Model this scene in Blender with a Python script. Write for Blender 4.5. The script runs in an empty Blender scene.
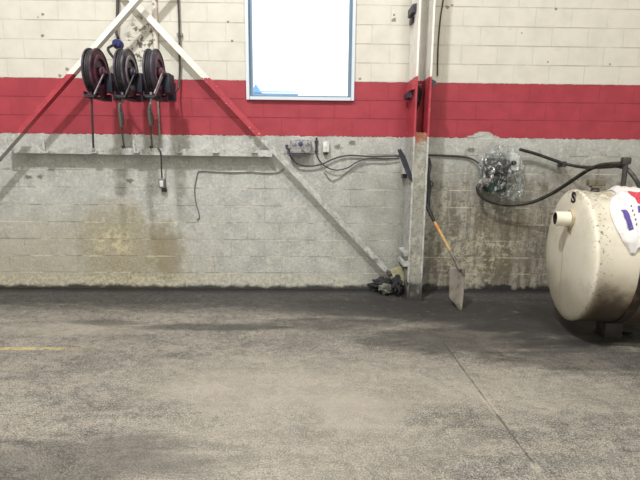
import bpy, bmesh, math, random
from mathutils import Vector, Matrix, noise
random.seed(7)
SC = bpy.context.scene
COL = SC.collection
R = math.radians

# ------------------------------------------------------------------ camera
F, PITCH, YAW, ROLL, DIST, CH = 480.0, .17708387, .0211016, .00946344, 5.66744, 1.627327
def cam_axes():
    cy, sy, cp, sp = math.cos(YAW), math.sin(YAW), math.cos(PITCH), math.sin(PITCH)
    f = Vector((sy*cp, cy*cp, -sp)); rt = Vector((cy, -sy, 0)); up = rt.cross(f)
    cr, sr = math.cos(ROLL), math.sin(ROLL)
    return cr*rt+sr*up, -sr*rt+cr*up, f
AX, AY, AF = cam_axes()
ORG = Vector((0, -DIST, CH))
def ray(u, v): return AF + AX*((u-320)/F) + AY*((240-v)/F)
def at(u, v, y):                       # point of the room seen at a pixel of the photograph, y metres from the wall
    d = ray(u, v); return ORG + d*((y-ORG.y)/d.y)
cd = bpy.data.cameras.new('camera'); cam = bpy.data.objects.new('camera', cd); COL.objects.link(cam)
cd.sensor_width = 36; cd.lens = F*36/640; cd.clip_start = .05; cd.clip_end = 500
m = Matrix((AX, AY, -AF)).transposed().to_4x4(); m.translation = ORG
cam.matrix_world = m
SC.camera = cam

# ------------------------------------------------------------------ mesh builder
class MB:
    def __init__(s): s.v = []; s.f = []; s.sm = []
    def add(s, vs, fs, smooth=False):
        o = len(s.v); s.v += [Vector(p) for p in vs]
        for f in fs: s.f.append([i+o for i in f]); s.sm.append(smooth)
        return s
    def box(s, c, d, rot=None, bev=0):
        bm = bmesh.new(); bmesh.ops.create_cube(bm, size=1)
        for v in bm.verts: v.co = Vector((v.co.x*d[0], v.co.y*d[1], v.co.z*d[2]))
        if bev: bmesh.ops.bevel(bm, geom=bm.edges[:], offset=bev, segments=2, profile=.5, affect='EDGES')
        M = Matrix.Translation(c) @ (rot.to_4x4() if rot else Matrix.Identity(4))
        bm.verts.index_update()
        s.add([M @ v.co for v in bm.verts], [[v.index for v in f.verts] for f in bm.faces])
        bm.free(); return s
    def lo_hi(s, a, b, bev=0):
        a, b = Vector(a), Vector(b); return s.box((a+b)/2, b-a, bev=bev)
    def tube(s, pts, r, n=10, smooth_path=True, sub=6):
        P = [Vector(p) for p in pts]
        rr = list(r) if isinstance(r, (list, tuple)) else [r]*len(P)
        if smooth_path and len(P) > 2:
            Q = []; RQ = []
            for i in range(len(P)-1):
                p0 = P[max(i-1, 0)]; p1 = P[i]; p2 = P[i+1]; p3 = P[min(i+2, len(P)-1)]
                for k in range(sub):
                    t = k/sub
                    Q.append(.5*((2*p1)+(p2-p0)*t+(2*p0-5*p1+4*p2-p3)*t*t+(3*p1-p0-3*p2+p3)*t**3)); RQ.append(rr[i]*(1-t)+rr[i+1]*t)
            Q.append(P[-1]); RQ.append(rr[-1]); P, rr = Q, RQ
        T = [(P[min(i+1, len(P)-1)]-P[max(i-1, 0)]).normalized() for i in range(len(P))]
        N = T[0].orthogonal().normalized()
        vs = []
        for i, p in enumerate(P):
            N = (N - T[i]*N.dot(T[i])).normalized(); B = T[i].cross(N)
            for k in range(n):
                a = 2*math.pi*k/n; vs.append(p+(N*math.cos(a)+B*math.sin(a))*rr[i])
        fs = []
        for i in range(len(P)-1):
            for k in range(n):
                fs.append([i*n+k, i*n+(k+1) % n, (i+1)*n+(k+1) % n, (i+1)*n+k])
        s.add(vs, fs, True)
        o = len(s.v)-len(vs)
        s.f.append([o+k for k in reversed(range(n))]); s.sm.append(False)
        s.f.append([o+(len(P)-1)*n+k for k in range(n)]); s.sm.append(False)
        return s
    def lathe(s, prof, M=None, n=48, closed=False):      # profile of (x, r) turned about X
        vs = []; fs = []
        for (x, r) in prof:
            for k in range(n):
                a = 2*math.pi*k/n; p = Vector((x, r*math.cos(a), r*math.sin(a)))
                vs.append(M @ p if M else p)
        L = len(prof)
        for i in range(L if closed else L-1):
            j = (i+1) % L
            for k in range(n): fs.append([i*n+k, j*n+k, j*n+(k+1) % n, i*n+(k+1) % n])
        s.add(vs, fs, True)
        if not closed:
            o = len(s.v)-len(vs)
            s.f.append([o+k for k in range(n)]); s.sm.append(False)
            s.f.append([o+(L-1)*n+k for k in reversed(range(n))]); s.sm.append(False)
        return s
    def prism(s, poly, d):                               # polygon in 3-D pushed along d
        d = Vector(d); n = len(poly); P = [Vector(p) for p in poly]
        s.add(P+[p+d for p in P], [list(range(n))[::-1], list(range(n, 2*n))]+[[i, (i+1) % n, (i+1) % n+n, i+n] for i in range(n)])
        return s
    def bar(s, a, b, w, t, up=(0, -1, 0)):               # flat bar a-b, w wide, t thick along 'up'
        a, b, u = Vector(a), Vector(b), Vector(up)
        x = (b-a).normalized(); u = (u-x*u.dot(x)).normalized(); y = x.cross(u)
        rot = Matrix((x, y, u)).transposed()
        return s.box((a+b)/2, ((b-a).length, w, t), rot)
    def build(s, name, mat, parent=None, label=None, ang=40):
        if parent:
            inv = wmat(parent).inverted(); s.v = [inv @ p for p in s.v]
        me = bpy.data.meshes.new(name); me.from_pydata(s.v, [], s.f)
        bm = bmesh.new(); bm.from_mesh(me); bmesh.ops.recalc_face_normals(bm, faces=bm.faces[:]); bm.to_mesh(me); bm.free()
        for p, q in zip(me.polygons, s.sm): p.use_smooth = q
        me.set_sharp_from_angle(angle=R(ang))
        me.materials.append(mat)
        o = bpy.data.objects.new(name, me); COL.objects.link(o)
        if parent:
            o.parent = parent
        if label: o['label'] = label
        return o
def wmat(o):
    return (wmat(o.parent) @ o.matrix_basis) if o.parent else o.matrix_basis.copy()
def thing(name, label, cat, loc=(0, 0, 0), rot=(0, 0, 0), group=None):
    o = bpy.data.objects.new(name, None); COL.objects.link(o); o.empty_display_size = .1
    o.location = loc; o.rotation_euler = rot
    o.matrix_world = Matrix.LocRotScale(Vector(loc), __import__('mathutils').Euler(rot), None)
    return tag(o, label, cat, group)
def tag(o, label, cat, group=None):
    o['label'] = label; o['category'] = cat
    if group: o['group'] = group
    return o
def struct(o): o['kind'] = 'structure'; return o

# ------------------------------------------------------------------ materials
def srgb(r, g, b):
    f = lambda c: (c/255)/12.92 if c/255 <= .04045 else ((c/255+.055)/1.055)**2.4
    return (f(r), f(g), f(b), 1)
class NT:
    def __init__(s, name, rough=.6, metal=0.0, spec=.5):
        s.mat = bpy.data.materials.new(name); s.mat.use_nodes = True
        s.t = s.mat.node_tree; s.t.nodes.clear()
        s.out = s.t.nodes.new('ShaderNodeOutputMaterial'); s.b = s.t.nodes.new('ShaderNodeBsdfPrincipled')
        s.t.links.new(s.b.outputs[0], s.out.inputs[0])
        s.b.inputs['Roughness'].default_value = rough; s.b.inputs['Metallic'].default_value = metal
        s.b.inputs['Specular IOR Level'].default_value = spec
    def n(s, k, **kw):
        q = s.t.nodes.new(k)
        for a, v in kw.items(): setattr(q, a, v)
        return q
    def put(s, sock, v):
        if hasattr(v, 'is_output'): s.t.links.new(v, sock)
        else: sock.default_value = v
    def m(s, op, a, b=0.0, c=0.0, clamp=False):
        q = s.n('ShaderNodeMath', operation=op, use_clamp=clamp)
        s.put(q.inputs[0], a); s.put(q.inputs[1], b); s.put(q.inputs[2], c); return q.outputs[0]
    def pos(s): return s.n('ShaderNodeNewGeometry').outputs['Position']
    def obj(s): return s.n('ShaderNodeTexCoord').outputs['Object']
    def xyz(s, v):
        q = s.n('ShaderNodeSeparateXYZ'); s.put(q.inputs[0], v); return q.outputs
    def comb(s, x, y, z):
        q = s.n('ShaderNodeCombineXYZ'); s.put(q.inputs[0], x); s.put(q.inputs[1], y); s.put(q.inputs[2], z); return q.outputs[0]
    def scale(s, v, k):
        q = s.n('ShaderNodeVectorMath', operation='MULTIPLY'); s.put(q.inputs[0], v); q.inputs[1].default_value = k; return q.outputs[0]
    def noise(s, v, sc, det=4, ro=.55, dist=0):
        q = s.n('ShaderNodeTexNoise'); s.put(q.inputs['Vector'], v)
        q.inputs['Scale'].default_value = sc; q.inputs['Detail'].default_value = det; q.inputs['Roughness'].default_value = ro; q.inputs['Distortion'].default_value = dist
        return q.outputs['Fac']
    def sm(s, v, lo, hi, a=0.0, b=1.0):
        q = s.n('ShaderNodeMapRange', interpolation_type='SMOOTHSTEP')
        s.put(q.inputs[0], v)
        if lo <= hi: q.inputs[1].default_value, q.inputs[2].default_value, q.inputs[3].default_value, q.inputs[4].default_value = lo, hi, a, b
        else: q.inputs[1].default_value, q.inputs[2].default_value, q.inputs[3].default_value, q.inputs[4].default_value = hi, lo, b, a
        return q.outputs[0]
    def mix(s, f, a, b, blend='MIX'):
        q = s.n('ShaderNodeMix', data_type='RGBA', blend_type=blend)
        s.put(q.inputs[0], f); s.put(q.inputs[6], a); s.put(q.inputs[7], b); return q.outputs[2]
    def blob(s, a, b, ca, cb, ra, rb, nz=None, amt=.8, hard=.45):
        x = s.m('DIVIDE', s.m('SUBTRACT', a, ca), ra); y = s.m('DIVIDE', s.m('SUBTRACT', b, cb), rb)
        d = s.m('SQRT', s.m('ADD', s.m('MULTIPLY', x, x), s.m('MULTIPLY', y, y)))
        if nz is not None: d = s.m('ADD', d, s.m('MULTIPLY', s.m('SUBTRACT', nz, .5), amt*2))
        return s.sm(d, 1.0+hard*.3, 1.0-hard)
    def bump(s, h, dist=.01, strength=.5):
        q = s.n('ShaderNodeBump'); q.inputs['Strength'].default_value = strength; q.inputs['Distance'].default_value = dist
        s.put(q.inputs['Height'], h); s.t.links.new(q.outputs[0], s.b.inputs['Normal'])
    def col(s, c): s.put(s.b.inputs['Base Color'], c)
def plain(name, c, rough=.6, metal=0., dirt=None, dscale=14, amt=(.5, .7), spec=.5, bump=0):
    n = NT(name, rough, metal, spec)
    if dirt:
        z = n.noise(n.obj(), dscale, 6, .65)
        n.col(n.mix(n.sm(z, *amt), c, dirt))
        if bump: n.bump(z, bump)
    else: n.col(c)
    return n.mat

WHITE_TOP, RED_LOW, RED_HIGH = None, 9*.2032, 12*.2032

def wall_material():
    n = NT('painted_block_wall', .55, 0, .4)
    P = n.pos(); X, Y, Z = n.xyz(P)
    XZ = n.comb(X, Z, Y)
    big = n.noise(XZ, .9, 3); mid = n.noise(XZ, 4.5, 6, .62); fine = n.noise(XZ, 26, 5, .65); vfine = n.noise(XZ, 75, 3, .6)
    chipn = n.noise(XZ, 11, 6, .7)
    br = n.n('ShaderNodeTexBrick'); br.offset = .5; br.offset_frequency = 2; br.squash = 1
    n.put(br.inputs['Vector'], n.comb(n.m('ADD', X, 3.18+.2032*200), n.m('ADD', Z, .2032*100), 0.0))
    br.inputs['Scale'].default_value = 1; br.inputs['Brick Width'].default_value = .4064; br.inputs['Row Height'].default_value = .2032
    br.inputs['Mortar Size'].default_value = .0045; br.inputs['Mortar Smooth'].default_value = .35
    fz = n.m('FRACT', n.m('DIVIDE', n.m('ADD', Z, n.m('MULTIPLY', n.m('SUBTRACT', mid, .5), .006)), .2032))
    dz = n.m('MULTIPLY', n.m('MINIMUM', fz, n.m('SUBTRACT', 1.0, fz)), .2032)
    hl = n.m('MULTIPLY', n.sm(dz, .0095, .003), n.sm(n.noise(XZ, 1.9, 4, .6), .38, .58, .15, 1.0))
    joint = n.m('MAXIMUM', hl, n.m('MULTIPLY', n.m('MULTIPLY', br.outputs['Fac'], .55), n.sm(n.noise(XZ, 2.9, 3), .42, .6, .1, .9)))
    # cream upper paint
    cream = n.mix(n.sm(mid, .35, .7), srgb(213, 210, 199), srgb(204, 201, 190))
    cream = n.mix(n.m('MULTIPLY', joint, .5), cream, srgb(150, 143, 128))
    chips = n.m('MULTIPLY', n.sm(chipn, .655, .69), n.sm(n.noise(XZ, 1.7, 2), .5, .62))
    patch = n.m('MULTIPLY', n.blob(X, Z, -1.86, 2.84, .2, .3, mid, .5), n.sm(n.noise(XZ, 14, 5, .7), .5, .56))
    spots = n.m('MAXIMUM', chips, patch)
    for u, v, w in ((394, 20, .05), (394, 15, .03), (447, 7, .045), (452, 5, .03), (360, 79, .035), (43, 36, .04), (43, 14, .035), (38, 17, .02), (228, 22, .03), (232, 41, .035), (60, 76, .04), (67, 69, .05), (556, 9, .035), (548, 62, .03), (522, 33, .02)):
        p = at(u, v, 0); spots = n.m('MAXIMUM', spots, n.m('MULTIPLY', n.blob(X, Z, p.x, p.z, w*.5, w*.42, fine, 1.7, .3), .8))
    cream = n.mix(spots, cream, srgb(104, 96, 88))
    # red band
    red = n.mix(n.sm(mid, .3, .7), srgb(168, 62, 74), srgb(154, 54, 66))
    red = n.mix(n.m('MULTIPLY', joint, .55), red, srgb(112, 34, 46))
    red = n.mix(n.m('MULTIPLY', n.sm(chipn, .67, .69), .6), red, srgb(120, 40, 48))
    # grey lower paint, worn
    gre = n.mix(n.sm(mid, .36, .66), srgb(184, 186, 182), srgb(162, 164, 161))
    coarse = n.noise(XZ, 9, 9, .78, .3); grit = n.noise(XZ, 55, 6, .8)
    gre = n.mix(n.sm(fine, .52, .66, 0, .6), gre, srgb(206, 205, 197))
    gre = n.mix(n.sm(n.noise(XZ, 38, 6, .75), .57, .66, 0, .7), gre, srgb(118, 114, 106))
    gre = n.mix(n.sm(coarse, .53, .6, 0, .55), gre, srgb(210, 209, 201))
    gre = n.mix(n.sm(coarse, .46, .4, 0, .5), gre, srgb(136, 132, 122))
    for u, v, w in ((28, 177, .05), (40, 177, .05), (130, 181, .05), (338, 147, .05), (352, 143, .05), (470, 150, .06), (212, 152, .03)):
        p = at(u, v, 0); gre = n.mix(n.blob(X, Z, p.x, p.z, w, w*.6, fine, 1.2, .5), gre, srgb(116, 112, 104))
    low = n.sm(n.m('ADD', Z, n.m('MULTIPLY', n.m('SUBTRACT', big, .5), .9)), 1.2, .25)
    speck = n.m('MULTIPLY', n.sm(n.noise(XZ, 17, 8, .78), .53, .6), low)
    gre = n.mix(n.m('MULTIPLY', speck, .55), gre, srgb(210, 206, 188))
    gre = n.mix(n.sm(grit, .58, .64, 0, .5), gre, srgb(104, 101, 94))
    gre = n.mix(n.sm(grit, .42, .36, 0, .5), gre, srgb(222, 221, 212))
    leftlow = n.m('MULTIPLY', low, n.sm(X, -.7, -2.2))
    gre = n.mix(n.m('MULTIPLY', leftlow, .55), gre, srgb(166, 157, 132))
    lg = n.m('MULTIPLY', n.sm(n.m('ADD', X, n.m('MULTIPLY', n.m('SUBTRACT', mid, .5), 1.2)), .1, 1.0), n.sm(Z, 1.75, 1.2))
    gre = n.mix(n.m('MULTIPLY', lg, .5), gre, srgb(138, 137, 128))
    # brown stain at the left
    st = n.blob(X, Z, -2.25, .55, .62, .55, mid, .75)
    gre = n.mix(n.m('MULTIPLY', st, n.sm(fine, .3, .7, .8, .35)), gre, srgb(146, 137, 108))
    gre = n.mix(n.m('MULTIPLY', n.m('MULTIPLY', low, n.sm(grit, .57, .63)), .55), gre, srgb(84, 78, 66))
    gre = n.mix(n.m('MULTIPLY', n.m('MULTIPLY', low, n.sm(grit, .44, .38)), .6), gre, srgb(222, 215, 192))
    st2 = n.blob(X, Z, -1.72, .42, .22, .42, mid, .8)
    gre = n.mix(n.m('MULTIPLY', st2, .6), gre, srgb(130, 119, 90))
    pk = n.m('MULTIPLY', n.blob(X, Z, -2.32, .6, .26, .28, mid, 1.1), n.sm(coarse, .46, .56))
    gre = n.mix(n.m('MULTIPLY', pk, .8), gre, srgb(200, 190, 156))
    # grime right of the column
    rg = n.m('MULTIPLY', n.sm(n.m('ADD', X, n.m('MULTIPLY', mid, .2)), 1.15, 1.5), n.sm(n.m('ADD', Z, n.m('MULTIPLY', n.m('SUBTRACT', mid, .5), 1.1)), 1.8, .9))
    streak = n.noise(n.comb(n.m('MULTIPLY', X, 7.0), n.m('MULTIPLY', Z, 1.3), 0.0), 1.3, 6, .65)
    dirt = n.mix(n.sm(streak, .42, .58), srgb(108, 103, 90), srgb(168, 164, 150))
    dirt = n.mix(n.sm(coarse, .47, .4, 0, .75), dirt, srgb(78, 72, 60))
    dirt = n.mix(n.sm(grit, .56, .62, 0, .7), dirt, srgb(70, 65, 56))
    dirt = n.mix(n.sm(n.noise(XZ, 21, 7, .75), .5, .62, 0, .8), dirt, srgb(92, 86, 74))
    dirt = n.mix(n.sm(n.noise(XZ, 19, 8, .8), .54, .62, 0, .7), dirt, srgb(196, 190, 172))
    gre = n.mix(n.m('MULTIPLY', rg, .86), gre, dirt)
    rg2 = n.m('MULTIPLY', n.blob(X, Z, 2.4, .55, .5, .7, mid, .7), n.sm(mid, .35, .6))
    gre = n.mix(n.m('MULTIPLY', rg2, .55), gre, srgb(98, 86, 66))
    pale = n.m('MULTIPLY', n.blob(X, Z, 2.0, .42, .5, .38, mid, .9), n.sm(n.noise(XZ, 15, 7, .75), .5, .58))
    gre = n.mix(n.m('MULTIPLY', pale, .8), gre, srgb(190, 180, 152))
    jl = n.m('MULTIPLY', joint, n.sm(fine, .35, .6, .3, .8))
    gre = n.mix(jl, gre, n.mix(n.sm(n.noise(XZ, 3, 2), .45, .55), srgb(216, 210, 192), srgb(122, 117, 106)))
    # black dirt and damp at the foot of the wall
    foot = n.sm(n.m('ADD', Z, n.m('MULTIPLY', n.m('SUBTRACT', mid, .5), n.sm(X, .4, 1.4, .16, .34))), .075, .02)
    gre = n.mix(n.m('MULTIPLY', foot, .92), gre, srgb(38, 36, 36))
    pale2 = n.m('MULTIPLY', n.sm(Z, .26, .1), n.m('MULTIPLY', n.sm(fine, .45, .58), n.sm(X, .9, .2)))
    gre = n.mix(n.m('MULTIPLY', pale2, n.m('SUBTRACT', .7, n.m('MULTIPLY', foot, .7))), gre, srgb(206, 198, 168))
    rag = n.m('MULTIPLY', n.m('SUBTRACT', fine, .5), .07)
    isred = n.m('GREATER_THAN', n.m('ADD', Z, rag), RED_LOW)
    # bare patch where the red was scraped beside the wrapped pump
    scrape = n.m('LESS_THAN', n.m('ADD', n.m('ABSOLUTE', n.m('SUBTRACT', X, 2.0)), n.m('MULTIPLY', n.m('SUBTRACT', Z, 1.75), 2.2)), n.m('ADD', .28, n.m('MULTIPLY', fine, .2)))
    isred = n.m('MULTIPLY', isred, n.m('SUBTRACT', 1.0, n.m('MULTIPLY', scrape, n.m('LESS_THAN', Z, 1.9))))
    iscream = n.m('GREATER_THAN', n.m('ADD', Z, n.m('MULTIPLY', rag, .3)), RED_HIGH)
    c = n.mix(isred, gre, red); c = n.mix(iscream, c, cream)
    n.col(c)
    h = n.m('SUBTRACT', n.m('ADD', n.m('MULTIPLY', fine, .25), n.m('MULTIPLY', vfine, .15)), n.m('MULTIPLY', br.outputs['Fac'], 1.0))
    n.bump(h, .006, .6)
    return n.mat

def floor_material():
    n = NT('oily_concrete_floor', .62, 0, .45)
    P = n.pos(); X, Y, Z = n.xyz(P)
    XY = n.comb(X, Y, 0.0)
    big = n.noise(XY, .55, 4, .6, .6); mid = n.noise(XY, 2.4, 6, .65, .4); fine = n.noise(XY, 16, 6, .7); vf = n.noise(XY, 60, 4, .7)
    strk = n.noise(n.comb(n.m('MULTIPLY', X, .9), n.m('MULTIPLY', Y, 3.6), 0.0), 1.6, 7, .7, .5)
    swirl = n.noise(n.comb(n.m('ADD', X, n.m('MULTIPLY', Y, .6)), n.m('MULTIPLY', Y, 1.5), 0.0), 3.2, 8, .72, 1.2)
    base = n.mix(n.sm(mid, .3, .7), srgb(96, 94, 90), srgb(134, 131, 123))
    base = n.mix(n.sm(strk, .44, .6, 0, .65), base, srgb(148, 140, 130))
    base = n.mix(n.sm(swirl, .5, .6, 0, .55), base, srgb(72, 70, 69))
    base = n.mix(n.sm(big, .45, .68, 0, .6), base, srgb(84, 80, 78))
    base = n.mix(n.sm(vf, .56, .7, 0, .5), base, srgb(166, 158, 146))
    base = n.mix(n.sm(n.noise(XY, 42, 5, .75), .56, .68, 0, .6), base, srgb(60, 57, 56))
    g1 = n.noise(XY, 22, 7, .8, .3); g2 = n.noise(XY, 95, 4, .75); g3 = n.noise(XY, 7, 8, .78, .8)
    base = n.mix(n.sm(g3, .52, .6, 0, .4), base, srgb(158, 151, 138))
    base = n.mix(n.sm(g3, .47, .4, 0, .5), base, srgb(74, 72, 70))
    base = n.mix(n.sm(g1, .53, .6, 0, .5), base, srgb(162, 156, 142))
    base = n.mix(n.sm(g1, .46, .39, 0, .6), base, srgb(60, 58, 57))
    base = n.mix(n.sm(g2, .54, .6, 0, .7), base, srgb(184, 180, 166))
    base = n.mix(n.sm(g2, .46, .4, 0, .75), base, srgb(50, 49, 48))
    # pale worn patches
    for cx, cy, rx, ry, k in ((.36, -2.85, .34, .26, .4), (-.75, -.45, .55, .1, .5), (-.42, -.55, .3, .12, .5), (-.3, -2.6, .8, .4, .3), (1.6, -2.6, .8, .35, .25), (-2.2, -1.35, .9, .2, .35), (0.0, -2.4, 1.6, .5, .3), (-.2, -3.2, 1.2, .4, .3)):
        base = n.mix(n.m('MULTIPLY', n.blob(X, Y, cx, cy, rx, ry, mid, .6), k), base, srgb(164, 157, 145))
    # tyre arcs
    for cx, cy, r0, w, k in ((-.75, -2.9, .42, .02, .16), (-.6, -2.45, .62, .02, .14), (.7, -1.35, .7, .03, .12), (.2, -2.95, .55, .03, .1)):
        d = n.m('SQRT', n.m('ADD', n.m('POWER', n.m('ABSOLUTE', n.m('SUBTRACT', X, cx)), 2.0), n.m('POWER', n.m('ABSOLUTE', n.m('SUBTRACT', Y, cy)), 2.0)))
        d = n.m('ABSOLUTE', n.m('SUBTRACT', n.m('ADD', d, n.m('MULTIPLY', n.m('SUBTRACT', mid, .5), .12)), r0))
        base = n.mix(n.m('MULTIPLY', n.m('MULTIPLY', n.sm(d, w, 0.0), n.sm(fine, .4, .6)), k), base, srgb(178, 168, 152))
    # oil-dark strip along the wall, stains, and tank shade painted into the floor
    yy = n.m('ADD', Y, n.m('MULTIPLY', n.m('SUBTRACT', strk, .5), 1.0))
    reach = n.sm(X, .2, 1.6, 0.0, .42)
    dark = n.sm(n.m('ADD', yy, reach), -1.05, -.5)
    base = n.mix(n.m('MULTIPLY', dark, .92), base, n.mix(n.sm(g1, .4, .6), srgb(42, 41, 43), srgb(70, 68, 69)))
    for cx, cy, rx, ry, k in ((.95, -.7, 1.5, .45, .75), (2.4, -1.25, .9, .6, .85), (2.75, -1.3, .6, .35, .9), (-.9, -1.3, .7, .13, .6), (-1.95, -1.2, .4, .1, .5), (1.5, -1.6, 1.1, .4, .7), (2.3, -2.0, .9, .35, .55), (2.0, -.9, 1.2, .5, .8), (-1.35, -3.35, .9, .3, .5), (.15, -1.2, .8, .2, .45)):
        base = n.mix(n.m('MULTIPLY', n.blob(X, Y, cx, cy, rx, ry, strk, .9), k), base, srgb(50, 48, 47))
    base = n.mix(n.m('MULTIPLY', n.m('MULTIPLY', n.sm(n.noise(XY, 9, 6, .75), .6, .64), dark), .5), base, srgb(126, 120, 112))
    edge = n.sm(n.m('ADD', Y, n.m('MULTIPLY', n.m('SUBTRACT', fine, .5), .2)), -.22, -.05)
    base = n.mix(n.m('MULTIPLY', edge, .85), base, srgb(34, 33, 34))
    # worn yellow line
    ly = n.m('ABSOLUTE', n.m('ADD', Y, 1.82))
    yl = n.m('MULTIPLY', n.m('MULTIPLY', n.sm(ly, .035, .02), n.sm(X, -1.75, -2.25)), n.sm(fine, .38, .55))
    base = n.mix(n.m('MULTIPLY', yl, .75), base, srgb(190, 170, 112))
    # saw cut
    jx = n.m('ABSOLUTE', n.m('SUBTRACT', n.m('SUBTRACT', X, n.m('MULTIPLY', Y, -.016)), n.m('ADD', 1.155, n.m('MULTIPLY', n.m('SUBTRACT', fine, .5), .03))))
    cut = n.m('MULTIPLY', n.m('MULTIPLY', n.sm(jx, .011, .003), n.sm(Y, -1.5, -1.8)), n.sm(g3, .4, .55, .25, .9))
    base = n.mix(n.m('MULTIPLY', cut, .75), base, srgb(48, 46, 46))
    lip = n.m('MULTIPLY', n.m('MULTIPLY', n.sm(jx, .035, .012), n.sm(mid, .5, .62)), n.sm(Y, -2.0, -2.6))
    base = n.mix(n.m('MULTIPLY', lip, .5), base, srgb(172, 164, 150))
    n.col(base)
    n.put(n.b.inputs['Roughness'], n.sm(mid, .3, .7, .5, .75))
    n.bump(n.m('SUBTRACT', n.m('ADD', fine, n.m('MULTIPLY', vf, .5)), cut), .006, .5)
    return n.mat

def steel_paint():
    n = NT('banded_painted_steel', .5, 0, .45)
    P = n.pos(); X, Y, Z = n.xyz(P)
    mid = n.noise(P, 9, 6, .65); fine = n.noise(P, 45, 5, .7)
    wh = n.mix(n.sm(mid, .4, .7), srgb(238, 236, 230), srgb(222, 220, 213))
    gr = n.mix(n.sm(mid, .38, .62), srgb(192, 195, 193), srgb(164, 164, 158))
    gr = n.mix(n.sm(fine, .54, .64, 0, .75), gr, srgb(106, 100, 90))
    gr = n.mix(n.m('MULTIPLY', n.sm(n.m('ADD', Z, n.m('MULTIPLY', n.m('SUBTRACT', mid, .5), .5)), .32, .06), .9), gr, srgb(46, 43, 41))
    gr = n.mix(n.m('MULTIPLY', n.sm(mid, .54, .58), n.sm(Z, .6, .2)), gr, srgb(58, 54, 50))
    rd = n.mix(n.sm(mid, .4, .7), srgb(180, 64, 78), srgb(158, 54, 66))
    rd = n.mix(n.sm(n.noise(P, 22, 5, .7), .64, .68), rd, srgb(226, 214, 204))
    zz = n.m('ADD', Z, n.m('MULTIPLY', n.m('SUBTRACT', fine, .5), .05))
    c = n.mix(n.m('GREATER_THAN', zz, RED_LOW-.01), gr, rd)
    c = n.mix(n.m('GREATER_THAN', zz, RED_HIGH+.005), c, wh)
    n.col(c); n.bump(mid, .004, .4)
    return n.mat

def infill_material():
    n = NT('rough_concrete_infill', .8)
    P = n.pos(); X, Y, Z = n.xyz(P); fine = n.noise(P, 38, 6, .75); mid = n.noise(P, 8, 5)
    c = n.mix(n.sm(mid, .35, .65), srgb(172, 171, 160), srgb(148, 147, 137))
    c = n.mix(n.sm(fine, .52, .62, 0, .8), c, srgb(112, 106, 94))
    c = n.mix(n.m('MULTIPLY', n.sm(n.m('ADD', Z, n.m('MULTIPLY', n.m('SUBTRACT', mid, .5), .4)), 1.72, 1.84), .9), c, srgb(150, 84, 58))
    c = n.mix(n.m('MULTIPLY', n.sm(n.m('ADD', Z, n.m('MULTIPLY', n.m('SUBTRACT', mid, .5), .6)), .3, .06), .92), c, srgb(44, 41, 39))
    n.col(c); n.bump(fine, .01, .7)
    return n.mat

def tank_material():
    n = NT('chalky_cream_tank_paint', .5, 0, .45)
    O = n.obj(); X, Y, Z = n.xyz(O)
    mid = n.noise(O, 4, 6, .65); fine = n.noise(O, 22, 6, .72)
    c = n.mix(n.sm(mid, .35, .7), srgb(228, 224, 209), srgb(216, 209, 190))
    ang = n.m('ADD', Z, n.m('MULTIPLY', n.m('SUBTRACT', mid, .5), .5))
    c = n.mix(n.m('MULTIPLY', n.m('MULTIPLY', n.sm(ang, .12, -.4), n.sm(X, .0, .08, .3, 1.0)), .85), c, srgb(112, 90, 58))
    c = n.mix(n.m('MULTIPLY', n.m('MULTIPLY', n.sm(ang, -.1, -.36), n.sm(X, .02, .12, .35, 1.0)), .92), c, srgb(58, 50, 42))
    sp = n.m('MULTIPLY', n.sm(fine, .64, .68), n.sm(n.noise(O, 3, 3), .45, .6))
    rim = n.sm(n.m('ABSOLUTE', n.m('SUBTRACT', X, .06)), .1, .02)
    sp2 = n.m('MULTIPLY', n.sm(n.noise(O, 30, 5, .7), .57, .63), rim)
    c = n.mix(n.m('MULTIPLY', n.m('MAXIMUM', sp, sp2), .8), c, srgb(96, 74, 52))
    top = n.m('MULTIPLY', n.sm(n.m('ADD', Z, n.m('MULTIPLY', mid, .1)), .55, .62), n.sm(fine, .42, .55))
    c = n.mix(n.m('MULTIPLY', top, .6), c, srgb(128, 112, 90))
    # runs of grime down the head below the fitting
    run = n.m('MULTIPLY', n.m('MULTIPLY', n.sm(n.m('ABSOLUTE', n.m('ADD', Y, n.m('MULTIPLY', n.m('SUBTRACT', mid, .5), .05))), .022, .0), n.sm(Z, .3, .1)), n.sm(X, .03, -.02))
    c = n.mix(n.m('MULTIPLY', run, .45), c, srgb(150, 132, 98))
    n.col(c); n.bump(n.m('ADD', mid, n.m('MULTIPLY', fine, .3)), .006, .4)
    return n.mat

WALL = wall_material(); FLOOR = floor_material(); STEEL = steel_paint(); INFILL = infill_material(); TANKM = tank_material()
DARKST = plain('dark_greasy_steel', srgb(58, 52, 68), .5, .2, srgb(86, 80, 90), 20, (.5, .7))
NAVY = plain('navy_black_steel', srgb(26, 27, 44), .6, .0, srgb(48, 47, 62), 18, (.5, .72))
MAROON = plain('maroon_reel_paint', srgb(104, 56, 70), .5, .1, srgb(60, 40, 50), 16, (.48, .66))
DISC_RED = plain('oxide_red_disc_paint', srgb(104, 62, 78), .45, .2, srgb(52, 44, 56), 9, (.42, .6))
DISC_GREY = plain('grey_disc_paint', srgb(92, 86, 96), .45, .3, srgb(60, 54, 64), 9, (.42, .62))
LTRING = plain('worn_bright_steel', srgb(160, 152, 158), .45, .3, srgb(110, 100, 106), 24)
BLACKRUB = plain('black_rubber', srgb(34, 33, 35), .55, 0, srgb(62, 59, 58), 20)
HOSEM = plain('dusty_black_hose', srgb(44, 42, 41), .6, 0, srgb(84, 80, 74), 15, (.48, .7))
CABLE = plain('dusty_grey_cable', srgb(104, 103, 104), .6, 0, srgb(60, 58, 60), 30)
DCABLE = plain('dark_cable', srgb(58, 57, 60), .55)
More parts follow.
